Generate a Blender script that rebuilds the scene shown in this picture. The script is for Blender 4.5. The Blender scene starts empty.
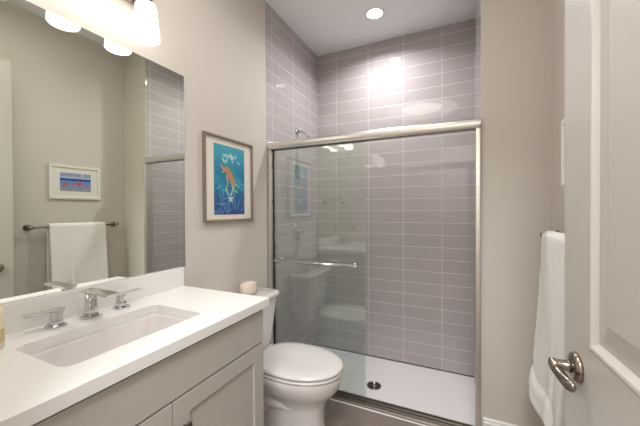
import bpy, bmesh, math, random
from mathutils import Vector, Matrix
random.seed(7)
PI = math.pi
S = bpy.context.scene
C = S.collection

# ------------------------------------------------------------------ camera
YAW, PITCH, ROLL, FPX = .436, -.0096, -.0045, 301.33
F = Vector((-math.sin(YAW), math.cos(YAW), 0)); R = Vector((math.cos(YAW), math.sin(YAW), 0)); U = Vector((0, 0, 1))
F, U = math.cos(PITCH)*F + math.sin(PITCH)*U, -math.sin(PITCH)*F + math.cos(PITCH)*U
R, U = math.cos(ROLL)*R + math.sin(ROLL)*U, -math.sin(ROLL)*R + math.cos(ROLL)*U
cd = bpy.data.cameras.new('camera'); cam = bpy.data.objects.new('camera', cd); C.objects.link(cam)
cd.sensor_width = 36; cd.lens = FPX*36/640; cd.clip_start = .02
M = Matrix((R, U, -F)).transposed().to_4x4(); M.translation = Vector((1.2557, 0, 1.238))
cam.matrix_world = M
S.camera = cam

# ------------------------------------------------------------------ world, lights, exposure
S.view_settings.view_transform = 'Standard'; S.view_settings.look = 'None'
S.view_settings.gamma = 1; S.view_settings.use_curve_mapping = False
S.view_settings.exposure = 0.88
w = bpy.data.worlds.new('world'); S.world = w; w.use_nodes = True
w.node_tree.nodes['Background'].inputs[0].default_value = (.9, .92, 1, 1)
w.node_tree.nodes['Background'].inputs[1].default_value = .3

SHADE_E = 1.85
def area(name, loc, size, power, col, rot=(0, 0, 0), shape='DISK', sy=None):
    l = bpy.data.lights.new(name, 'AREA'); l.shape = shape; l.size = size
    if sy: l.size_y = sy
    l.energy = power; l.color = col
    o = bpy.data.objects.new(name, l); o.location = loc; o.rotation_euler = rot; C.objects.link(o); return o
area('shower_downlight_lamp', (.667, 2.262, 2.70), .11, 6.2, (.99, .99, 1)).data.spread = math.radians(154)
area('room_fill_lamp', (.75, .75, 2.66), .95, 3.2, (1, .99, .985))  # added fill light above the bathroom, out of view
area('hall_fill_lamp', (1.3, -.75, 2.66), .7, 33, (.97, .985, 1))  # invented fill behind the camera, a light with no fixture

# ------------------------------------------------------------------ materials
def lin(h):
    if isinstance(h, str):
        h = h.lstrip('#'); v = [int(h[i:i+2], 16)/255 for i in (0, 2, 4)]
    else: v = h
    return tuple(x/12.92 if x <= .04045 else ((x+.055)/1.055)**2.4 for x in v) + (1,)
def nt(name):
    m = bpy.data.materials.new(name); m.use_nodes = True; n = m.node_tree
    return m, n, n.nodes['Principled BSDF']
def mat(name, col, rough=.5, metal=0, coat=0, bump=0, bscale=200, var=0, sub=0, vscale=6):
    m, n, b = nt(name); c = lin(col)
    b.inputs['Base Color'].default_value = c; b.inputs['Roughness'].default_value = rough
    b.inputs['Metallic'].default_value = metal; b.inputs['Coat Weight'].default_value = coat
    if sub:
        b.inputs['Subsurface Weight'].default_value = sub; b.inputs['Subsurface Scale'].default_value = .01
    tc = n.nodes.new('ShaderNodeTexCoord')
    if var:
        nz = n.nodes.new('ShaderNodeTexNoise'); nz.inputs['Scale'].default_value = vscale; nz.inputs['Detail'].default_value = 5
        n.links.new(tc.outputs['Object'], nz.inputs['Vector'])
        mx = n.nodes.new('ShaderNodeMix'); mx.data_type = 'RGBA'
        mx.inputs[6].default_value = tuple(x*(1-var) for x in c[:3])+(1,); mx.inputs[7].default_value = tuple(min(1, x*(1+var)) for x in c[:3])+(1,)
        n.links.new(nz.outputs['Fac'], mx.inputs[0]); n.links.new(mx.outputs[2], b.inputs['Base Color'])
    if bump:
        nz = n.nodes.new('ShaderNodeTexNoise'); nz.inputs['Scale'].default_value = bscale
        n.links.new(tc.outputs['Object'], nz.inputs['Vector'])
        bp = n.nodes.new('ShaderNodeBump'); bp.inputs['Strength'].default_value = bump; bp.inputs['Distance'].default_value = .002
        n.links.new(nz.outputs['Fac'], bp.inputs['Height']); n.links.new(bp.outputs['Normal'], b.inputs['Normal'])
    return m
def tile_mat(name, ua, uo, up, va, vo, vp, col, grout, rough=.03, gw=.0032, var=.04, wave=.12):
    """tiles laid in a straight grid: axes ua/va (0,1,2), offsets, pitches"""
    m, n, b = nt(name); N = n.nodes.new; Lk = n.links.new
    tc = N('ShaderNodeTexCoord'); sp = N('ShaderNodeSeparateXYZ'); Lk(tc.outputs['Object'], sp.inputs[0])
    def mt(op, a, bb=None, cc=None):
        x = N('ShaderNodeMath'); x.operation = op
        for i, v in enumerate((a, bb, cc)):
            if v is None: continue
            if isinstance(v, (int, float)): x.inputs[i].default_value = v
            else: Lk(v, x.inputs[i])
        return x.outputs[0]
    ms, ids = [], []
    for ax, o, p in ((ua, uo, up), (va, vo, vp)):
        t = mt('DIVIDE', mt('SUBTRACT', sp.outputs[ax], o), p)
        fr = mt('FRACT', t); d = mt('MULTIPLY', mt('MINIMUM', fr, mt('SUBTRACT', 1.0, fr)), p)
        ms.append(d); ids.append(mt('FLOOR', t))
    d = mt('MINIMUM', ms[0], ms[1])
    mr = N('ShaderNodeMapRange'); mr.interpolation_type = 'SMOOTHSTEP'
    mr.inputs['From Min'].default_value = gw*.35; mr.inputs['From Max'].default_value = gw*.75; Lk(d, mr.inputs['Value'])
    cb = N('ShaderNodeCombineXYZ'); Lk(ids[0], cb.inputs[0]); Lk(ids[1], cb.inputs[1])
    wn = N('ShaderNodeTexWhiteNoise'); wn.noise_dimensions = '2D'; Lk(cb.outputs[0], wn.inputs['Vector'])
    nz = N('ShaderNodeTexNoise'); nz.inputs['Scale'].default_value = 9; nz.inputs['Detail'].default_value = 6; Lk(tc.outputs['Object'], nz.inputs['Vector'])
    f = mt('ADD', mt('MULTIPLY', wn.outputs['Value'], .55), mt('MULTIPLY', nz.outputs['Fac'], .45))
    c = lin(col); g = lin(grout)
    m1 = N('ShaderNodeMix'); m1.data_type = 'RGBA'; Lk(f, m1.inputs[0])
    m1.inputs[6].default_value = tuple(x*(1-var) for x in c[:3])+(1,); m1.inputs[7].default_value = tuple(x*(1+var) for x in c[:3])+(1,)
    m2 = N('ShaderNodeMix'); m2.data_type = 'RGBA'; Lk(mr.outputs[0], m2.inputs[0]); m2.inputs[6].default_value = g; Lk(m1.outputs[2], m2.inputs[7])
    Lk(m2.outputs[2], b.inputs['Base Color'])
    Lk(mt('SUBTRACT', .7, mt('MULTIPLY', mr.outputs[0], .7-rough)), b.inputs['Roughness'])
    wz = N('ShaderNodeTexNoise'); wz.inputs['Scale'].default_value = 14; wz.inputs['Detail'].default_value = 2; Lk(tc.outputs['Object'], wz.inputs['Vector'])
    h = mt('ADD', mt('MULTIPLY', mr.outputs[0], .6), mt('MULTIPLY', wz.outputs['Fac'], wave*4))
    bp = N('ShaderNodeBump'); bp.inputs['Distance'].default_value = .0012; bp.inputs['Strength'].default_value = .55
    Lk(h, bp.inputs['Height']); Lk(bp.outputs[0], b.inputs['Normal'])
    return m
def glass_mat(name, tint, extra=0):
    m = bpy.data.materials.new(name); m.use_nodes = True; n = m.node_tree; n.nodes.clear(); N = n.nodes.new
    o = N('ShaderNodeOutputMaterial'); t = N('ShaderNodeBsdfTransparent'); t.inputs[0].default_value = tint+(1,)
    g = N('ShaderNodeBsdfGlossy'); g.inputs['Roughness'].default_value = 0; g.inputs['Color'].default_value = (.95, 1, .97, 1)
    ge = N('ShaderNodeNewGeometry'); ior = N('ShaderNodeMapRange'); ior.inputs['To Min'].default_value = 1.75; ior.inputs['To Max'].default_value = 1/1.75
    n.links.new(ge.outputs['Backfacing'], ior.inputs['Value'])
    fr = N('ShaderNodeFresnel'); n.links.new(ior.outputs[0], fr.inputs['IOR'])
    mx = N('ShaderNodeMixShader'); n.links.new(fr.outputs[0], mx.inputs[0]); n.links.new(t.outputs[0], mx.inputs[1]); n.links.new(g.outputs[0], mx.inputs[2])
    n.links.new(mx.outputs[0], o.inputs[0]); return m

WALL = mat('wall_paint', '#d4cdc4', .75, bump=.06, bscale=350)
CEIL = mat('ceiling_paint', '#f3f6f7', .85)
TRIM = mat('white_trim_paint', '#e9e6e0', .35)
DOORP = mat('door_paint', '#c8c3bb', .3)
TZ, ZP, PU = .1017, -.092, .3078
TILE_C, GR_C = '#b6aeae', '#dedad7'
T_BACK = tile_mat('shower_tile_back', 0, .196, PU, 2, ZP, TZ, TILE_C, GR_C)
T_SIDE = tile_mat('shower_tile_side', 1, 1.872, PU, 2, ZP, TZ, TILE_C, GR_C)
T_FLOOR = tile_mat('floor_tile', 0, .516, .612, 1, 1.612, .306, '#82756e', '#a89d93', rough=.38, gw=.004, var=.14, wave=.1)
CHROME = mat('chrome', '#d6d6d6', .05, 1)
SATIN = mat('polished_aluminium', '#e6e4e0', .3, 1)
NICKEL = mat('brushed_nickel', '#a39a8f', .2, 1)
DKNICK = mat('dark_nickel', '#75695f', .3, 1)
BLACK = mat('black_rubber', '#1a1c1b', .6)
CERAM = mat('white_ceramic', '#e9e4e2', .08, coat=.5)
SEATM = mat('white_seat_plastic', '#eae6e4', .18, coat=.3)
QUARTZ = mat('white_quartz', '#efedea', .16, var=.02, vscale=40)
CAB = mat('cabinet_paint', '#bbb6ae', .35)
PAN = mat('shower_pan_acrylic', '#ece8e8', .3)
MIRR = mat('mirror_silver', '#f3f7ee', 0.0, 1)
MIRE = mat('mirror_edge', '#8f9a92', .25)
GLS = glass_mat('shower_glass', (.965, .984, .974))
GLZ = glass_mat('picture_glazing', (.99, .99, .99))
TOWEL = mat('white_terry', '#f6f4ef', .95, bump=.9, bscale=420)
STONE = mat('cream_wax', '#e8d9cb', .5, sub=.2)
SOAPB = mat('soap_bottle_cream', '#e9dfc0', .3, coat=.4)
LABELG = mat('soap_label', '#c9b98a', .5)

# ------------------------------------------------------------------ mesh helpers
def link(name, bm, m, parent=None, smooth=False, bev=0, seg=2):
    bmesh.ops.recalc_face_normals(bm, faces=bm.faces[:])
    me = bpy.data.meshes.new(name); bm.to_mesh(me); bm.free()
    for mm in (m if isinstance(m, (list, tuple)) else [m]): me.materials.append(mm)
    o = bpy.data.objects.new(name, me); C.objects.link(o)
    if parent: o.parent = parent
    if smooth:
        for p in me.polygons: p.use_smooth = True
    if bev:
        b = o.modifiers.new('bevel', 'BEVEL'); b.width = bev; b.segments = seg; b.limit_method = 'ANGLE'; b.angle_limit = math.radians(35)
        for p in me.polygons: p.use_smooth = True
        wn = o.modifiers.new('wn', 'WEIGHTED_NORMAL'); wn.keep_sharp = True
    return o
def box(bm, a, b, mi=0):
    v = [bm.verts.new((x, y, z)) for z in (a[2], b[2]) for y in (a[1], b[1]) for x in (a[0], b[0])]
    for f in ((0, 1, 3, 2), (4, 6, 7, 5), (0, 4, 5, 1), (2, 3, 7, 6), (0, 2, 6, 4), (1, 5, 7, 3)):
        bm.faces.new([v[i] for i in f]).material_index = mi
def loft(bm, rings, cap0=True, cap1=True, close=True):
    L = [[bm.verts.new(p) for p in r] for r in rings]
    n = len(L[0])
    for a, b in zip(L, L[1:]):
        for i in range(n if close else n-1):
            j = (i+1) % n; bm.faces.new((a[i], a[j], b[j], b[i]))
    if cap0: bm.faces.new(L[0][::-1])
    if cap1: bm.faces.new(L[-1])
    return L
def frame_of(d):
    d = d.normalized(); up = Vector((0, 0, 1)) if abs(d.z) < .9 else Vector((0, 1, 0))
    a = d.cross(up).normalized(); return a, a.cross(d).normalized()
def tube(bm, pts, r, n=16, sq=1.0):
    pts = [Vector(p) for p in pts]; rs = r if isinstance(r, (list, tuple)) else [r]*len(pts)
    rings = []; a = b = None
    for i, p in enumerate(pts):
        d = (pts[min(i+1, len(pts)-1)]-pts[max(i-1, 0)]).normalized()
        if a is None: a, b = frame_of(d)
        else:
            a = (a - d*a.dot(d)).normalized(); b = a.cross(d).normalized()
        rings.append([p + (a*math.cos(t)+b*math.sin(t)*sq)*rs[i] for t in [2*PI*k/n for k in range(n)]])
    loft(bm, rings)
def lathe(bm, c, prof, axis='z', n=32, cap0=True, cap1=True):
    rings = []
    for r, h in prof:
        ring = []
        for k in range(n):
            t = 2*PI*k/n; u, v = r*math.cos(t), r*math.sin(t)
            p = {'z': (u, v, h), 'x': (h, u, v), 'y': (u, h, v)}[axis]
            ring.append((c[0]+p[0], c[1]+p[1], c[2]+p[2]))
        rings.append(ring)
    loft(bm, rings, cap0, cap1)
def rrect(cx, cy, hx, hy, r, k=6):
    out = []
    for sx, sy, a0 in ((1, 1, 0), (-1, 1, 90), (-1, -1, 180), (1, -1, 270)):
        for i in range(k+1):
            a = math.radians(a0+90*i/k); out.append((cx+sx*(hx-r)+r*math.cos(a), cy+sy*(hy-r)+r*math.sin(a)))
    return out
def egg(cx, cy, af, ab, b, n=48, pf=2.1, pb=2.6):
    out = []
    for k in range(n):
        t = 2*PI*k/n; c, s = math.cos(t), math.sin(t); p = pf if c > 0 else pb
        out.append((cx+(af if c > 0 else ab)*math.copysign(abs(c)**(2/p), c), cy+b*math.copysign(abs(s)**(2/p), s)))
    return out
def empty(name, label, cat, loc, group=None):
    o = bpy.data.objects.new(name, None); o.location = loc; o.empty_display_size = .05; C.objects.link(o)
    o['label'] = label; o['category'] = cat
    if group: o['group'] = group
    bpy.context.view_layer.update()
    return o
def tag(o, label, cat, group=None):
    o['label'] = label; o['category'] = cat
    if group: o['group'] = group
    return o
def settle(root):
    """meshes are written in room coordinates: make children keep their place under the empty"""
    inv = Matrix.Translation(-root.location)
    for c in root.children: c.matrix_parent_inverse = inv
def struct(name, bm, m, bev=0, parent=None):
    o = link(name, bm, m, parent, bev=bev)
    if not parent: o['kind'] = 'structure'
    return o
def slab(name, a, b, m, bev=0):
    bm = bmesh.new(); box(bm, a, b); return struct(name, bm, m, bev)

# ------------------------------------------------------------------ room shell
H, W, YB, YF = 2.726, 1.662, 2.651, 1.825
XR, HY = 1.355, -1.5
slab('floor', (-.1, HY, -.12), (2.4, 1.80, 0), T_FLOOR)
slab('floor_shower_base', (-.1, 1.80, -.30), (1.76, 2.75, -.16), T_FLOOR)
slab('ceiling', (-.1, HY, H), (2.4, 2.75, H+.1), CEIL)
slab('wall_left', (-.1, 0, 0), (0, 1.79, H), WALL)
slab('wall_shower_left', (-.1, 1.79, -.16), (0, YB, H), T_SIDE)
slab('wall_shower_back', (-.1, YB, -.16), (1.76, 2.75, H), T_BACK)
slab('wall_shower_right', (XR, YF+.003, -.16), (XR+.02, YB, H), T_SIDE)
bm = bmesh.new(); box(bm, (XR, YF, -.16), (XR+.021, YF+.003, H)); box(bm, (XR+.021, YF, -.16), (1.76, YF+.1, H)); struct('wall_back', bm, WALL)
slab('wall_right', (W, .11, 0), (1.76, YF, H), WALL)
# entry wall with the doorway the camera stands in
DX0, DX1, DH = .68, 1.575, 2.26
bm = bmesh.new(); box(bm, (0, 0, 0), (DX0, .11, H)); box(bm, (DX1, 0, 0), (1.76, .11, H)); box(bm, (DX0, 0, DH), (DX1, .11, H))
struct('wall_entry', bm, WALL)
bm = bmesh.new()
for x0, x1 in ((DX0-.07, DX0+.004), (DX1-.004, DX1+.07)): box(bm, (x0, .1102, 0), (x1, .124, DH+.07))
box(bm, (DX0-.07, .1102, DH-.004), (DX1+.07, .124, DH+.07))
struct('trim_1', bm, TRIM, .003)
# hallway behind the doorway
slab('wall_hall_left', (-.1, HY, 0), (0, 0, H), WALL)
slab('wall_hall_right', (2.3, HY, 0), (2.4, 0, H), WALL)
slab('wall_hall_back', (-.1, HY-.1, 0), (2.4, HY, H), WALL)
slab('wall_hall_front', (1.76, 0, 0), (2.4, .1, H), WALL)
# baseboards
def baseboard(name, a, b, nrm, hgt=.125, t=.014):
    a = Vector(a+(0,)); b = Vector(b+(0,)); nn = Vector(nrm+(0,))
    prof = [(0, 0), (t, 0), (t, hgt*.82), (t*.72, hgt*.86), (t*.6, hgt*.95), (t*.2, hgt), (0, hgt)]
    bm = bmesh.new(); loft(bm, [[p+nn*u+Vector((0, 0, v)) for u, v in prof] for p in (a, b)])
    return struct(name, bm, TRIM)
baseboard('baseboard_back', (XR+.012, YF-.0002), (W, YF-.0002), (0, -1))
baseboard('baseboard_right', (W-.0002, YF-.014), (W-.0002, .13), (-1, 0))
baseboard('baseboard_left', (.0002, 1.075), (.0002, 1.785), (1, 0))

# ------------------------------------------------------------------ shower pan and drain
t = empty('shower_pan', 'white acrylic shower pan with a round drain, sunk behind the track', 'shower pan', (.67, 2.22, -.16))
bm = bmesh.new()
x0, x1, y0, y1 = .001, XR-.001, 1.801, YB-.001
lips = [(0, -.159), (0, -.002), (.03, -.002), (.055, -.075), (.085, -.09)]
rings = []
for ins, z in lips:
    iy1 = 0 if z > -.1 and ins > 0 else ins
    ix = min(ins, .0)
    rings.append([(x0+ix, y0+ins, z), (x1-ix, y0+ins, z), (x1-ix, y1, z), (x0+ix, y1, z)])
L = loft(bm, rings, True, True)
# lower the back rim: sink floor edge meets the tiled walls
for i in (1, 2):
    for k in (2, 3): L[i][k].co.z = -.0905
link('basin', bm, PAN, t, bev=.006)
bm = bmesh.new(); lathe(bm, (.664, 2.222, -.0899), [(.054, 0), (.054, .003), (.050, .005), (.046, .004), (.044, .0015)], n=40)
d = link('drain', bm, DKNICK, t, smooth=True); d['label'] = 'dark metal drain ring'
bm = bmesh.new(); lathe(bm, (.664, 2.222, -.0882), [(.043, 0), (.043, .0012)], n=36)
link('drain_hole', bm, BLACK, d)
bm = bmesh.new()
for r in (.036, .025, .013): 
    ring = [(.664+r*math.cos(a), 2.222+r*math.sin(a), -.0862) for a in [2*PI*k/30 for k in range(31)]]
    tube(bm, ring, .0022, 6)
for a in range(4):
    ca, sa = math.cos(a*PI/4), math.sin(a*PI/4); tube(bm, [(.664-.043*ca, 2.222-.043*sa, -.0862), (.664+.043*ca, 2.222+.043*sa, -.0862)], .002, 6)
link('drain_grate', bm, NICKEL, d, smooth=True)
settle(t)

# ------------------------------------------------------------------ sliding shower door
t = empty('sliding_shower_door', 'frameless glass sliding shower door with chrome header, track and towel bar', 'shower door', (.68, 1.84, 0))
bm = bmesh.new()   # header rail: rounded front
prof = [(1.80, 1.684), (1.797, 1.70), (1.80, 1.716), (1.812, 1.726), (1.868, 1.726), (1.872, 1.72), (1.872, 1.672), (1.862, 1.672), (1.862, 1.70), (1.816, 1.70), (1.816, 1.672), (1.806, 1.672)]
loft(bm, [[(x, y, z) for y, z in prof] for x in (.0008, XR-.0008)])
link('header_rail', bm, SATIN, t, bev=.002)
bm = bmesh.new()   # bottom track with three ribs
prof = [(1.815, .0008), (1.815, .006), (1.829, .008), (1.829, .020), (1.833, .020), (1.833, .008), (1.851, .008), (1.851, .022), (1.855, .022), (1.855, .008), (1.877, .008), (1.877, .026), (1.884, .026), (1.884, .0008)]
loft(bm, [[(x, y, z) for y, z in prof] for x in (.0008, XR-.0008)])
link('bottom_track', bm, mat('track_aluminium', '#a7a199', .38, 1), t)
for x0, x1 in ((.0008, .024), (XR-.026, XR-.0008)):
    bm = bmesh.new(); box(bm, (x0, 1.803, .026), (x1, 1.868, 1.6715))
    j = link('side_jamb', bm, SATIN, t, bev=.004)
for xs, y0, y1 in (((.034, .717), 1.838, 1.845), ((.030, .700), 1.860, 1.867)):
    bm = bmesh.new(); box(bm, (xs[0], y0, .012), (xs[1], y1, 1.69)); g = link('glass_panel', bm, GLS, t)
    if y0 < 1.85:
        bm = bmesh.new()
        bz, by = .886, 1.782
        tube(bm, [(.070, by, bz), (.664, by, bz)], .0105, 16)
        for x in (.095, .64):
            tube(bm, [(x, by, bz), (x, 1.8378, bz)], .008, 14); lathe(bm, (x, 1.8378, bz), [(.014, 0), (.014, -.005), (.009, -.007)], 'y', 18)
        for x in (.068, .664): lathe(bm, (x, by, bz), [(.0, 0), (.0105, .001), (.0105, .007), (0, .008)], 'x', 16, False, False)
        hb = link('towel_bar', bm, CHROME, g, smooth=True); hb['label'] = 'chrome bar across the glass'
for z in (1.30, 1.56, .55):
    bm = bmesh.new(); box(bm, (.0245, 1.836, z-.012), (.0335, 1.848, z+.012)); link('bumper', bm, BLACK, t, bev=.002)
bm = bmesh.new(); box(bm, (.0245, 1.84, .03), (.030, 1.858, 1.67)); link('seal_strip', bm, BLACK, t)
settle(t)

# ------------------------------------------------------------------ shower fittings
t = empty('shower_valve', 'chrome shower valve with a lever on the left tiled wall', 'shower valve', (0, 2.245, 1.06))
bm = bmesh.new(); lathe(bm, (.0005, 2.245, 1.06), [(.075, 0), (.075, .004), (.068, .009), (.03, .012)], 'x', 36); link('escutcheon', bm, CHROME, t, smooth=True)
bm = bmesh.new(); lathe(bm, (.012, 2.245, 1.06), [(.024, 0), (.022, .035), (.018, .04)], 'x', 24)
tube(bm, [(.042, 2.245, 1.06), (.05, 2.22, 1.03), (.056, 2.19, 1.0)], [.009, .008, .007], 12); link('lever', bm, CHROME, t, smooth=True)
settle(t)
t = empty('shower_sprayer', 'chrome shower head on a bent arm from the left tiled wall', 'shower head', (0, 2.245, 1.90))
bm = bmesh.new(); lathe(bm, (.0005, 2.245, 1.905), [(.028, 0), (.027, .004), (.014, .01)], 'x', 24); link('flange', bm, CHROME, t, smooth=True)
bm = bmesh.new(); tube(bm, [(.008, 2.245, 1.905), (.05, 2.245, 1.90), (.085, 2.245, 1.875), (.11, 2.245, 1.845)], .0095, 14); link('arm', bm, CHROME, t, smooth=True)
bm = bmesh.new()
lathe(bm, (0, 0, 0), [(.012, .03), (.014, .012), (.03, -.01), (.042, -.018), (.042, -.028), (.036, -.03)], 'z', 32)
bmesh.ops.transform(bm, matrix=Matrix.Translation((.125, 2.245, 1.815)) @ Matrix.Rotation(math.radians(-35), 4, 'Y'), verts=bm.verts[:])
link('head', bm, CHROME, t, smooth=True)
settle(t)

# ------------------------------------------------------------------ ceiling light in the shower
t = empty('ceiling_light', 'round recessed ceiling light above the shower, lit', 'ceiling light', (.667, 2.262, H))
bm = bmesh.new(); lathe(bm, (.667, 2.262, H-.0005), [(.078, 0), (.076, -.004), (.066, -.006), (.058, -.003), (.056, -.001)], n=40, cap0=False, cap1=False)
link('trim_ring', bm, TRIM, t, smooth=True)
def emit(name, col, st):
    m, n, b = nt(name); b.inputs['Base Color'].default_value = (.9, .9, .9, 1); b.inputs['Emission Color'].default_value = lin(col); b.inputs['Emission Strength'].default_value = st; b.inputs['Roughness'].default_value = .4
    return m
LENS = emit('downlight_lens', '#fff6ee', 8)
bm = bmesh.new(); lathe(bm, (.667, 2.262, H-.0015), [(.055, 0), (.05, -.0018)], n=36); link('lens', bm, LENS, t)
settle(t)

# ------------------------------------------------------------------ mirror
t = empty('wall_mirror', 'large frameless rectangular mirror above the vanity', 'mirror', (0, .6, .96))
bm = bmesh.new(); box(bm, (.0008, .10, .9605), (.0052, 1.082, 1.908)); link('backing', bm, MIRE, t)
bm = bmesh.new(); box(bm, (.0053, .10, .9605), (.006, 1.082, 1.908)); link('silvered_glass', bm, MIRR, t)
settle(t)

# ------------------------------------------------------------------ vanity
VY0, VY1, VF = .14, 1.045, .485
t = empty('vanity_cabinet', 'painted greige vanity cabinet with two shaker doors under the white countertop', 'vanity', (.25, .6, 0))
bm = bmesh.new()   # open-topped carcass
def cr(i, z): return [(.001+i, VY0+i, z), (VF-i, VY0+i, z), (VF-i, VY1-i, z), (.001+i, VY1-i, z)]
loft(bm, [cr(0, .09), cr(0, .8285), cr(.018, .8285), cr(.018, .108)])
link('body', bm, CAB, t, bev=.0015)
bm = bmesh.new(); box(bm, (.001, VY0+.01, .0005), (VF-.06, VY1-.01, .0895)); link('toe_kick', bm, CAB, t)
bm = bmesh.new(); box(bm, (VF+.0003, VY0+.006, .690), (VF+.0195, VY1-.003, .821)); link('false_front', bm, CAB, t, bev=.0015)
def shaker(y0, y1, z0, z1):
    x0, x1, fr, dp = VF+.0003, VF+.0195, .058, .008
    bm = bmesh.new()
    def ring(ins, x): return [(x, y0+ins, z0+ins), (x, y1-ins, z0+ins), (x, y1-ins, z1-ins), (x, y0+ins, z1-ins)]
    loft(bm, [ring(0, x0), ring(0, x1), ring(fr, x1), ring(fr+.002, x1-dp), ring(fr+.01, x1-dp)])
    return bm
mid = .602
for y0, y1, hy in ((VY0+.006, mid-.0015, mid-.040), (mid+.0015, VY1-.003, mid+.037)):
    d = link('door', shaker(y0, y1, .10, .684), CAB, t, bev=.001)
    bm = bmesh.new()
    hx = VF+.0195
    for z in (.594, .522): tube(bm, [(hx+.0003, hy, z), (hx+.022, hy, z)], .0045, 12)
    box(bm, (hx+.020, hy-.0065, .505), (hx+.030, hy+.0065, .612))
    hd = link('handle', bm, DKNICK, d, bev=.003); hd['label'] = 'dark nickel bar pull'
settle(t)

# countertop with an undermount opening, plus backsplash
CT, CB_, CX, CY0, CY1 = .867, .832, .520, .125, 1.066
SX0, SX1, SY0, SY1 = .152, .410, .385, .808
t = empty('countertop', 'white quartz countertop with a low backsplash along the mirror', 'countertop', (.26, .6, .83))
K = 6
inner = rrect((SX0+SX1)/2, (SY0+SY1)/2, (SX1-SX0)/2, (SY1-SY0)/2, .028, K)
def outer_match(pts, cx, cy, x0, x1, y0, y1):
    out = []; q = K+1
    cor = [(x1, y1), (x0, y1), (x0, y0), (x1, y0)]
    for c in range(4):
        for i in range(q):
            px, py = pts[c*q+i]; X, Y = cor[c]
            # spread the arc's points along the two outer edges meeting in this corner
            u = i/(q-1)
            A = (X, py) if c in (0, 2) else (px, Y); B = (px, Y) if c in (0, 2) else (X, py)
            if u < .5: out.append((X+(A[0]-X)*(1-2*u), Y+(A[1]-Y)*(1-2*u)))
            elif u > .5: out.append((X+(B[0]-X)*(2*u-1), Y+(B[1]-Y)*(2*u-1)))
            else: out.append((X, Y))
    return out
outer = outer_match(inner, 0, 0, .0008, CX, CY0, CY1)
bm = bmesh.new()
L = loft(bm, [[(x, y, CB_) for x, y in inner], [(x, y, CT) for x, y in inner], [(x, y, CT) for x, y in outer], [(x, y, CB_) for x, y in outer], [(x, y, CB_) for x, y in inner]], False, False)
bmesh.ops.remove_doubles(bm, verts=bm.verts[:], dist=1e-6)
link('slab', bm, QUARTZ, t, bev=.002)
bm = bmesh.new(); box(bm, (.0008, CY0, CT+.0002), (.0205, 1.062, .9595)); link('backsplash', bm, QUARTZ, t, bev=.0015)
settle(t)
# sink
t = empty('sink', 'white rectangular undermount sink set into the quartz countertop', 'sink', (.28, .59, .70))
bm = bmesh.new(); cx, cy = (SX0+SX1)/2, (SY0+SY1)/2; hx, hy = (SX1-SX0)/2, (SY1-SY0)/2
def rr(dx, r, z): return [(x, y, z) for x, y in rrect(cx, cy, hx+dx, hy+dx, r, K)]
loft(bm, [rr(.02, .03, .829), rr(.02, .03, .8317), rr(.0, .03, .8317), rr(-.001, .03, .822), rr(-.006, .04, .76), rr(-.014, .045, .735), rr(-.035, .05, .718), rr(-.08, .05, .712), rr(-.105, .02, .710)], False, True)
link('basin', bm, CERAM, t, smooth=True)
bm = bmesh.new(); lathe(bm, (cx-.03, cy, .7112), [(.030, 0), (.030, .002), (.022, .003), (.020, .001)], n=28); dd = link('drain', bm, CHROME, t, smooth=True); dd['label'] = 'chrome drain'
settle(t)
# faucet
t = empty('faucet', 'chrome widespread faucet with flat spout and two flat lever handles', 'faucet', (.08, .615, CT))
z0 = CT+.0004
def sq_loft(bm, secs):
    loft(bm, [[(x, y, z) for x, y in rrect(c[0], c[1], hx, hy, min(hx, hy)*.3, 3)] for c, hx, hy, z in secs])
bm = bmesh.new(); c = (.080, .616)
sq_loft(bm, [(c, .026, .026, z0), (c, .026, .026, z0+.005)]); link('spout_base', bm, CHROME, t, bev=.001)
bm = bmesh.new(); sq_loft(bm, [(c, .020, .017, z0+.0052), (c, .016, .014, z0+.03), (c, .015, .013, z0+.086)]); link('spout_body', bm, CHROME, t, smooth=True)
bm = bmesh.new()
loft(bm, [[(x, y, z) for x, y in ((c[0]-.024, c[1]-.019), (.205, c[1]-.019), (.205, c[1]+.019), (c[0]-.024, c[1]+.019))] for z in (z0+.0862, z0+.0965)])
link('spout', bm, CHROME, t, bev=.0015)
bm = bmesh.new(); lathe(bm, (.19, c[1], z0+.0862), [(.008, 0), (.008, -.006), (.006, -.006)], n=16); link('aerator', bm, CHROME, t)
for hy_, sgn, q in ((.517, -1, 0), (.722, 1, 1)):
    c = (.076, hy_)
    bm = bmesh.new(); sq_loft(bm, [(c, .024, .024, z0), (c, .024, .024, z0+.005)]); hb = link('handle', bm, CHROME, t, bev=.001)
    bm = bmesh.new(); sq_loft(bm, [(c, .019, .019, z0+.0052), (c, .014, .014, z0+.02), (c, .013, .013, z0+.045), (c, .015, .015, z0+.0505)]); link('handle_stem', bm, CHROME, hb, smooth=True)
    bm = bmesh.new(); ya, yb = hy_-sgn*.018, hy_+sgn*.078
    loft(bm, [[(x, y, z) for x, y in ((c[0]-.015, ya), (c[0]+.015, ya), (c[0]+.012, yb), (c[0]-.012, yb))] for z in (z0+.0508, z0+.0575)])
    link('lever', bm, CHROME, hb, bev=.001)
settle(t)
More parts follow.
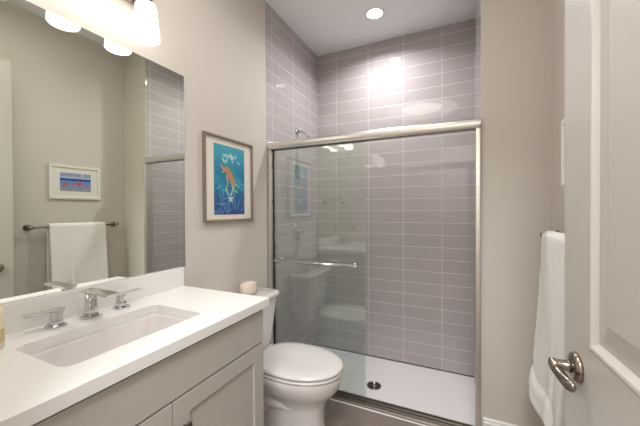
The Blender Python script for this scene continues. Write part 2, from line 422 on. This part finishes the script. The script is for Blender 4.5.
# soap bottle
t = empty('soap_bottle', 'small cream soap bottle at the left end of the countertop', 'bottle', (.113, .349, CT))
bm = bmesh.new(); bx, by = .113, .349
lathe(bm, (bx, by, z0), [(.030, 0), (.033, .004), (.033, .105), (.028, .118), (.014, .125), (.013, .132)], n=32); link('body', bm, SOAPB, t, smooth=True)
bm = bmesh.new(); lathe(bm, (bx, by, z0), [(.0334, .02), (.0334, .055)], n=32, cap0=False, cap1=False); link('label_band', bm, LABELG, t, smooth=True)
bm = bmesh.new(); lathe(bm, (bx, by, z0), [(.015, .1325), (.015, .148), (.005, .150), (.005, .172), (.012, .173), (.012, .181)], n=24); tube(bm, [(bx, by, z0+.177), (bx+.04, by, z0+.175)], .005, 10)
p = link('pump', bm, DKNICK, t, smooth=True); p['label'] = 'dark pump top'
settle(t)

# ------------------------------------------------------------------ vanity light (three shades)
t = empty('vanity_light', 'wall light with three lit frosted glass shades above the mirror', 'vanity light', (0, .605, 2.16))
bm = bmesh.new(); box(bm, (.0008, .33, 2.105), (.020, .88, 2.165)); link('backplate', bm, NICKEL, t, bev=.006)
def shade_mat():
    m, n, b = nt('frosted_lit_glass'); b.inputs['Base Color'].default_value = (.9, .88, .85, 1); b.inputs['Roughness'].default_value = .35
    b.inputs['Emission Color'].default_value = lin('#fff7f0'); b.inputs['Emission Strength'].default_value = SHADE_E
    return m
SH = shade_mat()
for y in (.424, .622, .820):
    sx = .098
    bm = bmesh.new(); tube(bm, [(.0205, y, 2.135), (.06, y, 2.145), (.09, y, 2.135), (sx, y, 2.115)], .006, 12)
    lathe(bm, (sx, y, 0), [(.012, 2.118), (.026, 2.108), (.028, 2.078), (.026, 2.076)], n=28); hld = link('lamp_holder', bm, NICKEL, t, smooth=True)
    bm = bmesh.new(); lathe(bm, (sx, y, 0), [(.020, 2.0755), (.034, 2.0755), (.0385, 2.068), (.0485, 1.950), (.0495, 1.938), (.047, 1.934), (.044, 1.937), (.044, 1.95), (.035, 2.06)], n=36, cap0=False, cap1=False)
    shd = link('shade', bm, SH, t, smooth=True)
    bm = bmesh.new(); lathe(bm, (sx, y, 0), [(.012, 2.07), (.018, 2.05), (.028, 2.01), (.026, 1.985), (.012, 1.968), (.002, 1.966)], n=20); link('bulb', bm, SH, shd, smooth=True)
settle(t)

# ------------------------------------------------------------------ pictures
def painted(name, o, u, v, nu, nv, fn, parent):
    """flat print: grid from origin o along vectors u, v, pigment per cell from fn(s, t)"""
    me = bpy.data.meshes.new(name); o, u, v = Vector(o), Vector(u), Vector(v)
    vs = [o+u*(i/nu)+v*(j/nv) for j in range(nv+1) for i in range(nu+1)]
    fs = [(j*(nu+1)+i, j*(nu+1)+i+1, (j+1)*(nu+1)+i+1, (j+1)*(nu+1)+i) for j in range(nv) for i in range(nu)]
    me.from_pydata(vs, [], fs); ca = me.color_attributes.new('ink', 'FLOAT_COLOR', 'CORNER')
    k = 0
    for j in range(nv):
        for i in range(nu):
            c = lin(fn((i+.5)/nu, (j+.5)/nv))
            for _ in range(4): ca.data[k].color = c; k += 1
    m = bpy.data.materials.get('print_'+name)
    m, n, b = nt('ink_'+name); at = n.nodes.new('ShaderNodeAttribute'); at.attribute_name = 'ink'; n.links.new(at.outputs['Color'], b.inputs['Base Color']); b.inputs['Roughness'].default_value = .6
    me.materials.append(m); ob = bpy.data.objects.new(name, me); C.objects.link(ob); ob.parent = parent; return ob
def mixc(a, b, t): t = max(0, min(1, t)); return tuple(x+(y-x)*t for x, y in zip(a, b))
def segd(p, a, b):
    ax, ay = a; bx, by = b; dx, dy = bx-ax, by-ay; t = max(0, min(1, ((p[0]-ax)*dx+(p[1]-ay)*dy)/(dx*dx+dy*dy+1e-9)))
    return math.hypot(p[0]-ax-t*dx, p[1]-ay-t*dy)
rs = random.Random(3)
curls = []
for _ in range(26):
    x, y, a = rs.random(), rs.uniform(.02, .42), rs.uniform(0, 2*PI); pl = [(x, y*1.42)]
    for _ in range(6):
        a += rs.uniform(-.9, .9); x += .045*math.cos(a); y += .04*math.sin(a); pl.append((x, y*1.42))
    curls.append(pl)
pale_spots = [(rs.gauss(.52, .17), rs.gauss(1.42*.83, .055), rs.uniform(.02, .045)) for _ in range(26)]  # pale spots scattered over the upper part of the print
def art(s, t):
    p = (s, t*1.42)
    c = mixc((.20, .28, .52), (.16, .50, .64), (t-.05)/.42); c = mixc(c, (.30, .66, .74), (t-.6)/.4)
    c = mixc(c, (.20, .62, .70), .5*max(0, math.sin(s*9+t*14))*(1 if t > .3 else .3))
    for pl in curls:
        if min(segd(p, a, b) for a, b in zip(pl, pl[1:])) < .010: c = mixc(c, (.45, .72, .82), .6)
    for x, y, r in pale_spots:
        if math.hypot(p[0]-x, p[1]-y) < r: c = mixc(c, (.75, .88, .88), .6)
    body = [(.36, .94), (.43, .90), (.52, .80), (.58, .70), (.60, .60)]
    for k, (a, b) in enumerate(zip(body, body[1:])):
        if segd(p, a, b) < .035+.045*math.sin((k+.5)/4*PI): c = (.80, .56, .34) if (int(s*38)+int(t*50)) % 3 else (.62, .54, .42)
    for a, b in (((.30, .92), (.22, 1.0)), ((.40, .80), (.42, .62)), ((.42, .62), (.36, .5)), ((.55, .70), (.60, .52)), ((.6, .52), (.72, .48)), ((.66, .64), (.80, .60)), ((.34, .92), (.27, .86))):
        if segd(p, a, b) < .02: c = (.55, .74, .50) if a[1] < .75 else (.80, .62, .38)
    r = math.hypot(p[0]-.52, p[1]-.33); th = math.atan2(p[1]-.33, p[0]-.52)
    if r < .045+.04*math.cos(5*(th-PI/2)): c = (.86, .90, .88)
    for a, b in (((.52, .38), (.60, .58)), ((.45, .40), (.38, .52))):
        if segd(p, a, b) < .012: c = (.80, .88, .82)
    return c
def ring_frame(bm, x0, x1, Y0, Y1, Z0, Z1, wd, side, rb=.0):
    """picture frame border on a wall of constant x; x0 wall side, x1 front"""
    def r(i, x): return [(x, Y0+i, Z0+i), (x, Y1-i, Z0+i), (x, Y1-i, Z1-i), (x, Y0+i, Z1-i)]
    loft(bm, [r(0, x0), r(0, x1), r(wd*.8, x1), r(wd, x1+(x0-x1)*.3), r(wd, x0), r(0, x0)], False, False)
    bmesh.ops.remove_doubles(bm, verts=bm.verts[:], dist=1e-6)
t = empty('framed_picture', 'tall framed teal sea print with an orange creature, on the wall beside the mirror', 'picture', (0, 1.42, 1.17))
FR = mat('pewter_frame', '#978c80', .4, .5); MATB = mat('ivory_mat_board', '#e8dfd2', .8)
Y0, Y1, Z0, Z1 = 1.200, 1.614, 1.174, 1.665
bm = bmesh.new(); ring_frame(bm, .0008, .020, Y0, Y1, Z0, Z1, .013, 1); link('frame', bm, FR, t, bev=.001)
bm = bmesh.new(); box(bm, (.0008, Y0+.0135, Z0+.0135), (.008, Y1-.0135, Z1-.0135)); link('mat_board', bm, MATB, t)
painted('print', (.0086, 1.276, 1.214), (0, .262, 0), (0, 0, .405), 96, 136, art, t)
settle(t)
stars = [(.13, .30, 1.0), (.42, .36, .8), (.62, .38, 1.25), (.87, .26, .8)]
def beach(s, t):
    if t > .70:
        c = (.72, .76, .84)
        if t > .8 and (.02 < s < .68 or .76 < s < .98) and int(s*46) % 3 and int(t*60) % 4: c = (.38, .48, .68)
    elif t > .58: c = (.16, .24, .60)
    elif t > .40: c = (.38, .58, .80)
    else: c = mixc((.58, .60, .66), (.45, .60, .78), (t-.1)/.3)
    for x, y, k in stars:
        dx, dy = (s-x)*1.55, (t-y-.05); r = math.hypot(dx, dy); th = math.atan2(dy, dx)
        if r < k*(.085+.07*math.cos(5*(th-PI/2+x))): c = (.80, .28, .20)
    return c
t = empty('small_framed_picture', 'small white framed beach print with red starfish on the right wall', 'picture', (W, 1.43, 1.335))
WFR = mat('white_frame', '#ebe8e1', .4)
Y0, Y1, Z0, Z1 = 1.232, 1.600, 1.338, 1.612
bm = bmesh.new(); ring_frame(bm, W-.0008, W-.018, Y0, Y1, Z0, Z1, .024, -1); link('frame', bm, WFR, t, bev=.001)
bm = bmesh.new(); box(bm, (W-.0095, Y0+.0245, Z0+.0245), (W-.0008, Y1-.0245, Z1-.0245)); link('mat_board', bm, WFR, t)
ob = painted('print', (W-.0102, 1.305, 1.402), (0, .222, 0), (0, 0, .148), 110, 60, beach, t)
settle(t)

# ------------------------------------------------------------------ towel bars
def towel_bar_y(name, label, ya, yb, z, wall_x, off):
    t = empty(name, label, 'towel bar', (wall_x, (ya+yb)/2, z))
    s = -1 if off < 0 else 1
    bm = bmesh.new(); tube(bm, [(wall_x+off, ya, z), (wall_x+off, yb, z)], .008, 16); link('bar', bm, NICKEL, t, smooth=True)
    for y in (ya+.012, yb-.012):
        bm = bmesh.new()
        lathe(bm, (wall_x+s*.0006, y, z), [(.024, 0), (.024, s*.006), (.012, s*.010), (.010, s*.03), (.012, abs(off)*s)], 'x', 24)
        lathe(bm, (wall_x+off, y, z), [(.013, -.014), (.014, -.010), (.014, .010), (.013, .014)], 'y', 20)
        link('post', bm, NICKEL, t, smooth=True)
    settle(t); return t
BZ, BX = 1.117, W-.055
towel_bar_y('towel_bar', 'brushed nickel towel bar holding the white towel on the right wall', 1.09, 1.722, BZ, W, -.055)
t = empty('hand_towel_bar', 'short empty towel bar on the entry wall, reflected in the shower glass', 'towel bar', (.24, .11, 1.36))
bm = bmesh.new(); tube(bm, [(.10, .17, 1.365), (.37, .17, 1.365)], .010, 14); link('bar', bm, DKNICK, t, smooth=True)
for x in (.112, .358):
    bm = bmesh.new(); lathe(bm, (x, .1106, 1.33), [(.022, 0), (.022, .006), (.010, .01)], 'y', 20); tube(bm, [(x, .116, 1.33), (x, .15, 1.35), (x, .17, 1.365)], .008, 12); link('post', bm, NICKEL, t, smooth=True)
settle(t)

# towel over the bar: profile in x-z swept along y
def drape(bm, ya, yb, zf, zb, ph, thick, flare, amp):
    ny, prof = 70, []
    for j in range(ny+1):
        v = j/ny; y = ya+(yb-ya)*v; row = []
        r = .0085+thick/2+.001
        nf, nb = 34, 24
        zlow_f = zf+.006*math.sin(v*9+ph)-.085*max(0, min(1, (.36-v)/.025)); zlow_b = zb+.008*math.sin(v*6+ph+2)
        for i in range(nf):
            u = 1-i/nf; z = BZ-(BZ-zlow_f)*u
            wob = amp*u*math.sin(v*PI*3+ph+u*1.2)
            hz_ = z-zlow_f; near = max(0, min(1, (.36-v)/.03))
            band = (.006 if abs(hz_-.10) < .012 else (-.007 if hz_ < .085 else 0)) + .016*near*u**2
            x = BX-r-flare*u**1.3-wob+band
            edge = .010*u*(1-abs(2*v-1))
            row.append((x, y+(.5-v)*.012*u*0, z))
        for i in range(9):
            a = PI*i/8; row.append((BX-r*math.cos(a), y, BZ+r*math.sin(a)))
        for i in range(1, nb+1):
            u = i/nb; z = BZ-(BZ-zlow_b)*u
            row.append((min(BX+r+.002*math.sin(v*9+u*3), W-.012), y, z))
        prof.append(row)
    L = [[bm.verts.new(p) for p in r] for r in prof]
    for a, b in zip(L, L[1:]):
        for i in range(len(a)-1): bm.faces.new((a[i], b[i], b[i+1], a[i+1]))
bm = bmesh.new(); drape(bm, 1.205, 1.605, .455, .40, .4, .022, .050, .009)
tw = link('bath_towel', bm, TOWEL, None, smooth=True)
sd = tw.modifiers.new('thick', 'SOLIDIFY'); sd.thickness = .017; sd.offset = 0
ss = tw.modifiers.new('sub', 'SUBSURF'); ss.levels = 1; ss.render_levels = 1
dtx = bpy.data.textures.new('terry_lumps', 'CLOUDS'); dtx.noise_scale = .05
dm = tw.modifiers.new('lumps', 'DISPLACE'); dm.texture = dtx; dm.strength = .006; dm.texture_coords = 'GLOBAL'
tag(tw, 'folded white bath towel hanging over the nickel towel bar', 'towel')

# ------------------------------------------------------------------ toilet
TY = 1.43
t = empty('toilet', 'white two-piece toilet with closed lid between the vanity and the shower', 'toilet', (.35, TY, 0))
def ez(z, cx, af, ab, b, **k): return [(x, y, z) for x, y in egg(cx, TY, af, ab, b, **k)]
bm = bmesh.new()
loft(bm, [ez(.0008, .37, .245, .24, .122, pf=2.8, pb=3), ez(.02, .37, .24, .24, .118, pf=2.8, pb=3), ez(.05, .38, .222, .24, .110, pf=2.7), ez(.12, .39, .208, .24, .106, pf=2.6), ez(.20, .40, .205, .24, .108, pf=2.5),
          ez(.245, .42, .205, .25, .116), ez(.285, .43, .232, .26, .148), ez(.32, .44, .248, .26, .172), ez(.36, .44, .256, .26, .183), ez(.385, .44, .257, .26, .185), ez(.392, .44, .252, .255, .180)])
link('bowl', bm, CERAM, t, smooth=True)
bm = bmesh.new()   # rear deck under the tank
loft(bm, [[(x, y, z) for x, y in rrect(.135, TY, .10, hy, .03, 5)] for z, hy in ((.24, .10), (.30, .13), (.36, .155), (.392, .160))]); link('rear_deck', bm, CERAM, t, smooth=True, bev=.004)
bm = bmesh.new()   # trapway bulge on the near side
for s in (-1, 1):
    tube(bm, [(.56, TY+s*.055, .16), (.46, TY+s*.075, .22), (.34, TY+s*.085, .235), (.25, TY+s*.085, .17), (.22, TY+s*.08, .08), (.22, TY+s*.08, .03)], [.02, .035, .045, .047, .047, .05], 16)
link('trapway', bm, CERAM, t, smooth=True)
for s in (-1, 1):
    bm = bmesh.new(); lathe(bm, (.30, TY+s*.105, .010), [(.018, 0), (.018, .012), (.012, .022), (.002, .026)], n=20); link('bolt_cap', bm, CERAM, t, smooth=True)
bm = bmesh.new(); loft(bm, [ez(.3935, .45, .250, .235, .180), ez(.396, .45, .256, .24, .186), ez(.404, .45, .256, .24, .186), ez(.4085, .45, .250, .235, .180)]); link('seat', bm, SEATM, t, smooth=True)
bm = bmesh.new()
loft(bm, [ez(.4125, .452, .248, .235, .178), ez(.415, .452, .255, .24, .185), ez(.425, .452, .255, .24, .185), ez(.432, .452, .240, .228, .173), ez(.436, .452, .19, .19, .135), ez(.438, .452, .08, .09, .06)]); link('lid', bm, SEATM, t, smooth=True)
bm = bmesh.new(); tube(bm, [(.225, TY-.09, .413), (.225, TY+.09, .413)], .011, 12); link('hinge', bm, SEATM, t, smooth=True)
def tk(z, x1, hy, r=.045):
    # flat back, gently bowed front
    out = []
    for x, y in rrect((.016+x1)/2, TY, (x1-.016)/2, hy, r, 8):
        out.append((x+(.012*(1-((y-TY)/hy)**2) if x > (.016+x1)/2 else 0), y, z))
    return out
bm = bmesh.new(); loft(bm, [tk(.3925, .160, .165), tk(.40, .170, .175), tk(.48, .180, .188), tk(.60, .190, .200), tk(.692, .198, .208)]); link('tank', bm, CERAM, t, smooth=True, bev=.004)
bm = bmesh.new(); loft(bm, [tk(.6928, .200, .212), tk(.698, .210, .222), tk(.718, .211, .223), tk(.726, .205, .217), tk(.729, .196, .208)]); link('tank_lid', bm, CERAM, t, smooth=True)
bm = bmesh.new(); lathe(bm, (.205, TY-.15, .655), [(.014, 0), (.014, .008)], 'x', 18); tube(bm, [(.217, TY-.15, .655), (.222, TY-.12, .652), (.222, TY-.08, .648)], .006, 10); fl = link('flush_lever', bm, CHROME, t, smooth=True)
fl['label'] = 'chrome flush lever'
settle(t)
bm = bmesh.new()
lathe(bm, (.085, 1.478, .7296), [(.036, 0), (.046, .006), (.052, .025), (.052, .045), (.048, .060), (.046, .066), (.043, .067), (.040, .064), (.040, .050), (.002, .048)], n=36)
o = link('candle_jar', bm, STONE, None, smooth=True); tag(o, 'small cream rounded jar standing on the toilet tank lid', 'jar')

# ------------------------------------------------------------------ open door on the right
HX, HYY, DW, DT, DZ = 1.545, .128, .845, .035, 2.245
ang = math.atan2(1.500-HX, .972-HYY)  # leans slightly left going away
def door_bm():
    """local: u along width 0..DW, face at x=0 facing -x, thickness towards +x"""
    bm = bmesh.new(); z0 = .008
    st, rail = .14, .14
    pz = [(.24, .70), (.935, DZ-.14)]
    ys = [0, st, DW-st, DW]; zs = [z0, pz[0][0], pz[0][1], pz[1][0], pz[1][1], DZ]
    grid = {(i, j): bm.verts.new((0, y, z)) for i, y in enumerate(ys) for j, z in enumerate(zs)}
    for i in range(3):
        for j in range(5):
            if i == 1 and j in (1, 3): continue
            bm.faces.new([grid[a] for a in ((i, j), (i+1, j), (i+1, j+1), (i, j+1))])
    for j in (1, 3):
        prev = [grid[a] for a in ((1, j), (2, j), (2, j+1), (1, j+1))]
        y0, y1, za, zb = ys[1], ys[2], zs[j], zs[j+1]
        for ins, dx in ((.004, -.002), (.010, -.001), (.022, .009), (.034, .009), (.075, .002)):
            cur = [bm.verts.new(p) for p in ((dx, y0+ins, za+ins), (dx, y1-ins, za+ins), (dx, y1-ins, zb-ins), (dx, y0+ins, zb-ins))]
            for k in range(4): bm.faces.new((prev[k], prev[(k+1) % 4], cur[(k+1) % 4], cur[k]))
            prev = cur
        bm.faces.new(prev)
    # back and sides
    bk = [bm.verts.new(p) for p in ((DT, 0, z0), (DT, DW, z0), (DT, DW, DZ), (DT, 0, DZ))]
    bm.faces.new(bk)
    bm.faces.new([grid[(i, 0)] for i in range(4)]+[bk[1], bk[0]]); bm.faces.new([grid[(i, 5)] for i in range(4)]+[bk[2], bk[3]])
    bm.faces.new([grid[(3, j)] for j in range(6)]+[bk[2], bk[1]]); bm.faces.new([grid[(0, j)] for j in range(6)]+[bk[3], bk[0]])
    return bm
DM = Matrix.Translation((HX, HYY, 0)) @ Matrix.Rotation(-ang, 4, 'Z')
door = link('door_1', door_bm(), DOORP); door['kind'] = 'structure'; door.matrix_world = DM
# lever handle: rosette, neck, leaf-shaped lever pointing back to the hinge
u0, hz = .762, .868
def leaf(bm, sx):
    secs = [(0, .009, .010), (-.008, .0115, .011), (-.024, .0115, .012), (-.043, .0105, .013), (-.060, .0095, .014), (-.072, .007, .011), (-.077, .003, .005)]
    rings = []
    for du, hx, hz_ in secs:
        cxx = sx*(.044-.20*abs(du)+.004*math.sin(du*-26)); cz = hz-.010*math.sin(-du/.12*PI)-.006
        rings.append([(cxx+hx*math.cos(a), u0+du, cz+hz_*math.sin(a)) for a in [2*PI*k/20 for k in range(20)]])
    rings.insert(0, [(sx*.044+.004*math.cos(a), u0+.012, hz+.004*math.sin(a)) for a in [2*PI*k/20 for k in range(20)]])
    loft(bm, rings)
for sx, off in ((-1, 0), (1, DT)):
    bm = bmesh.new(); lathe(bm, (off+sx*.0003, u0, hz), [(.034, 0), (.034, sx*.005), (.030, sx*.011), (.018, sx*.014)], 'x', 36)
    hd = link('door_handle', bm, NICKEL, door, smooth=True)
    bm = bmesh.new(); lathe(bm, (off, u0, hz), [(.015, sx*.0145), (.0125, sx*.022), (.0125, sx*.042), (.0145, sx*.052), (.010, sx*.055)], 'x', 24); link('neck', bm, NICKEL, hd, smooth=True)
    bm = bmesh.new(); leaf(bm, sx)
    if off: bmesh.ops.translate(bm, vec=(off, 0, 0), verts=bm.verts[:])
    link('lever', bm, NICKEL, hd, smooth=True)
for z in (.25, 1.12, 2.0):
    bm = bmesh.new(); tube(bm, [(-.004, -.006, z-.045), (-.004, -.006, z+.045)], .006, 12); link('hinge', bm, NICKEL, door, smooth=True)

# glowing ceiling disc, invented out of view to go with the room fill
t = empty('room_fill_disc', 'added wide round glowing disc on the bathroom ceiling, out of view, for fill light', 'ceiling light', (.75, .75, H))
bm = bmesh.new(); lathe(bm, (.75, .75, H-.0005), [(.30, 0), (.30, -.03), (.295, -.045), (.285, -.05), (.283, -.035)], n=48, cap0=False, cap1=False); link('trim_ring', bm, TRIM, t, smooth=True)
bm = bmesh.new(); lathe(bm, (.75, .75, H-.04), [(.28, 0), (.27, -.003)], n=48); link('lens', bm, emit('fill_disc_glow', '#fff4ea', 3), t)
settle(t)
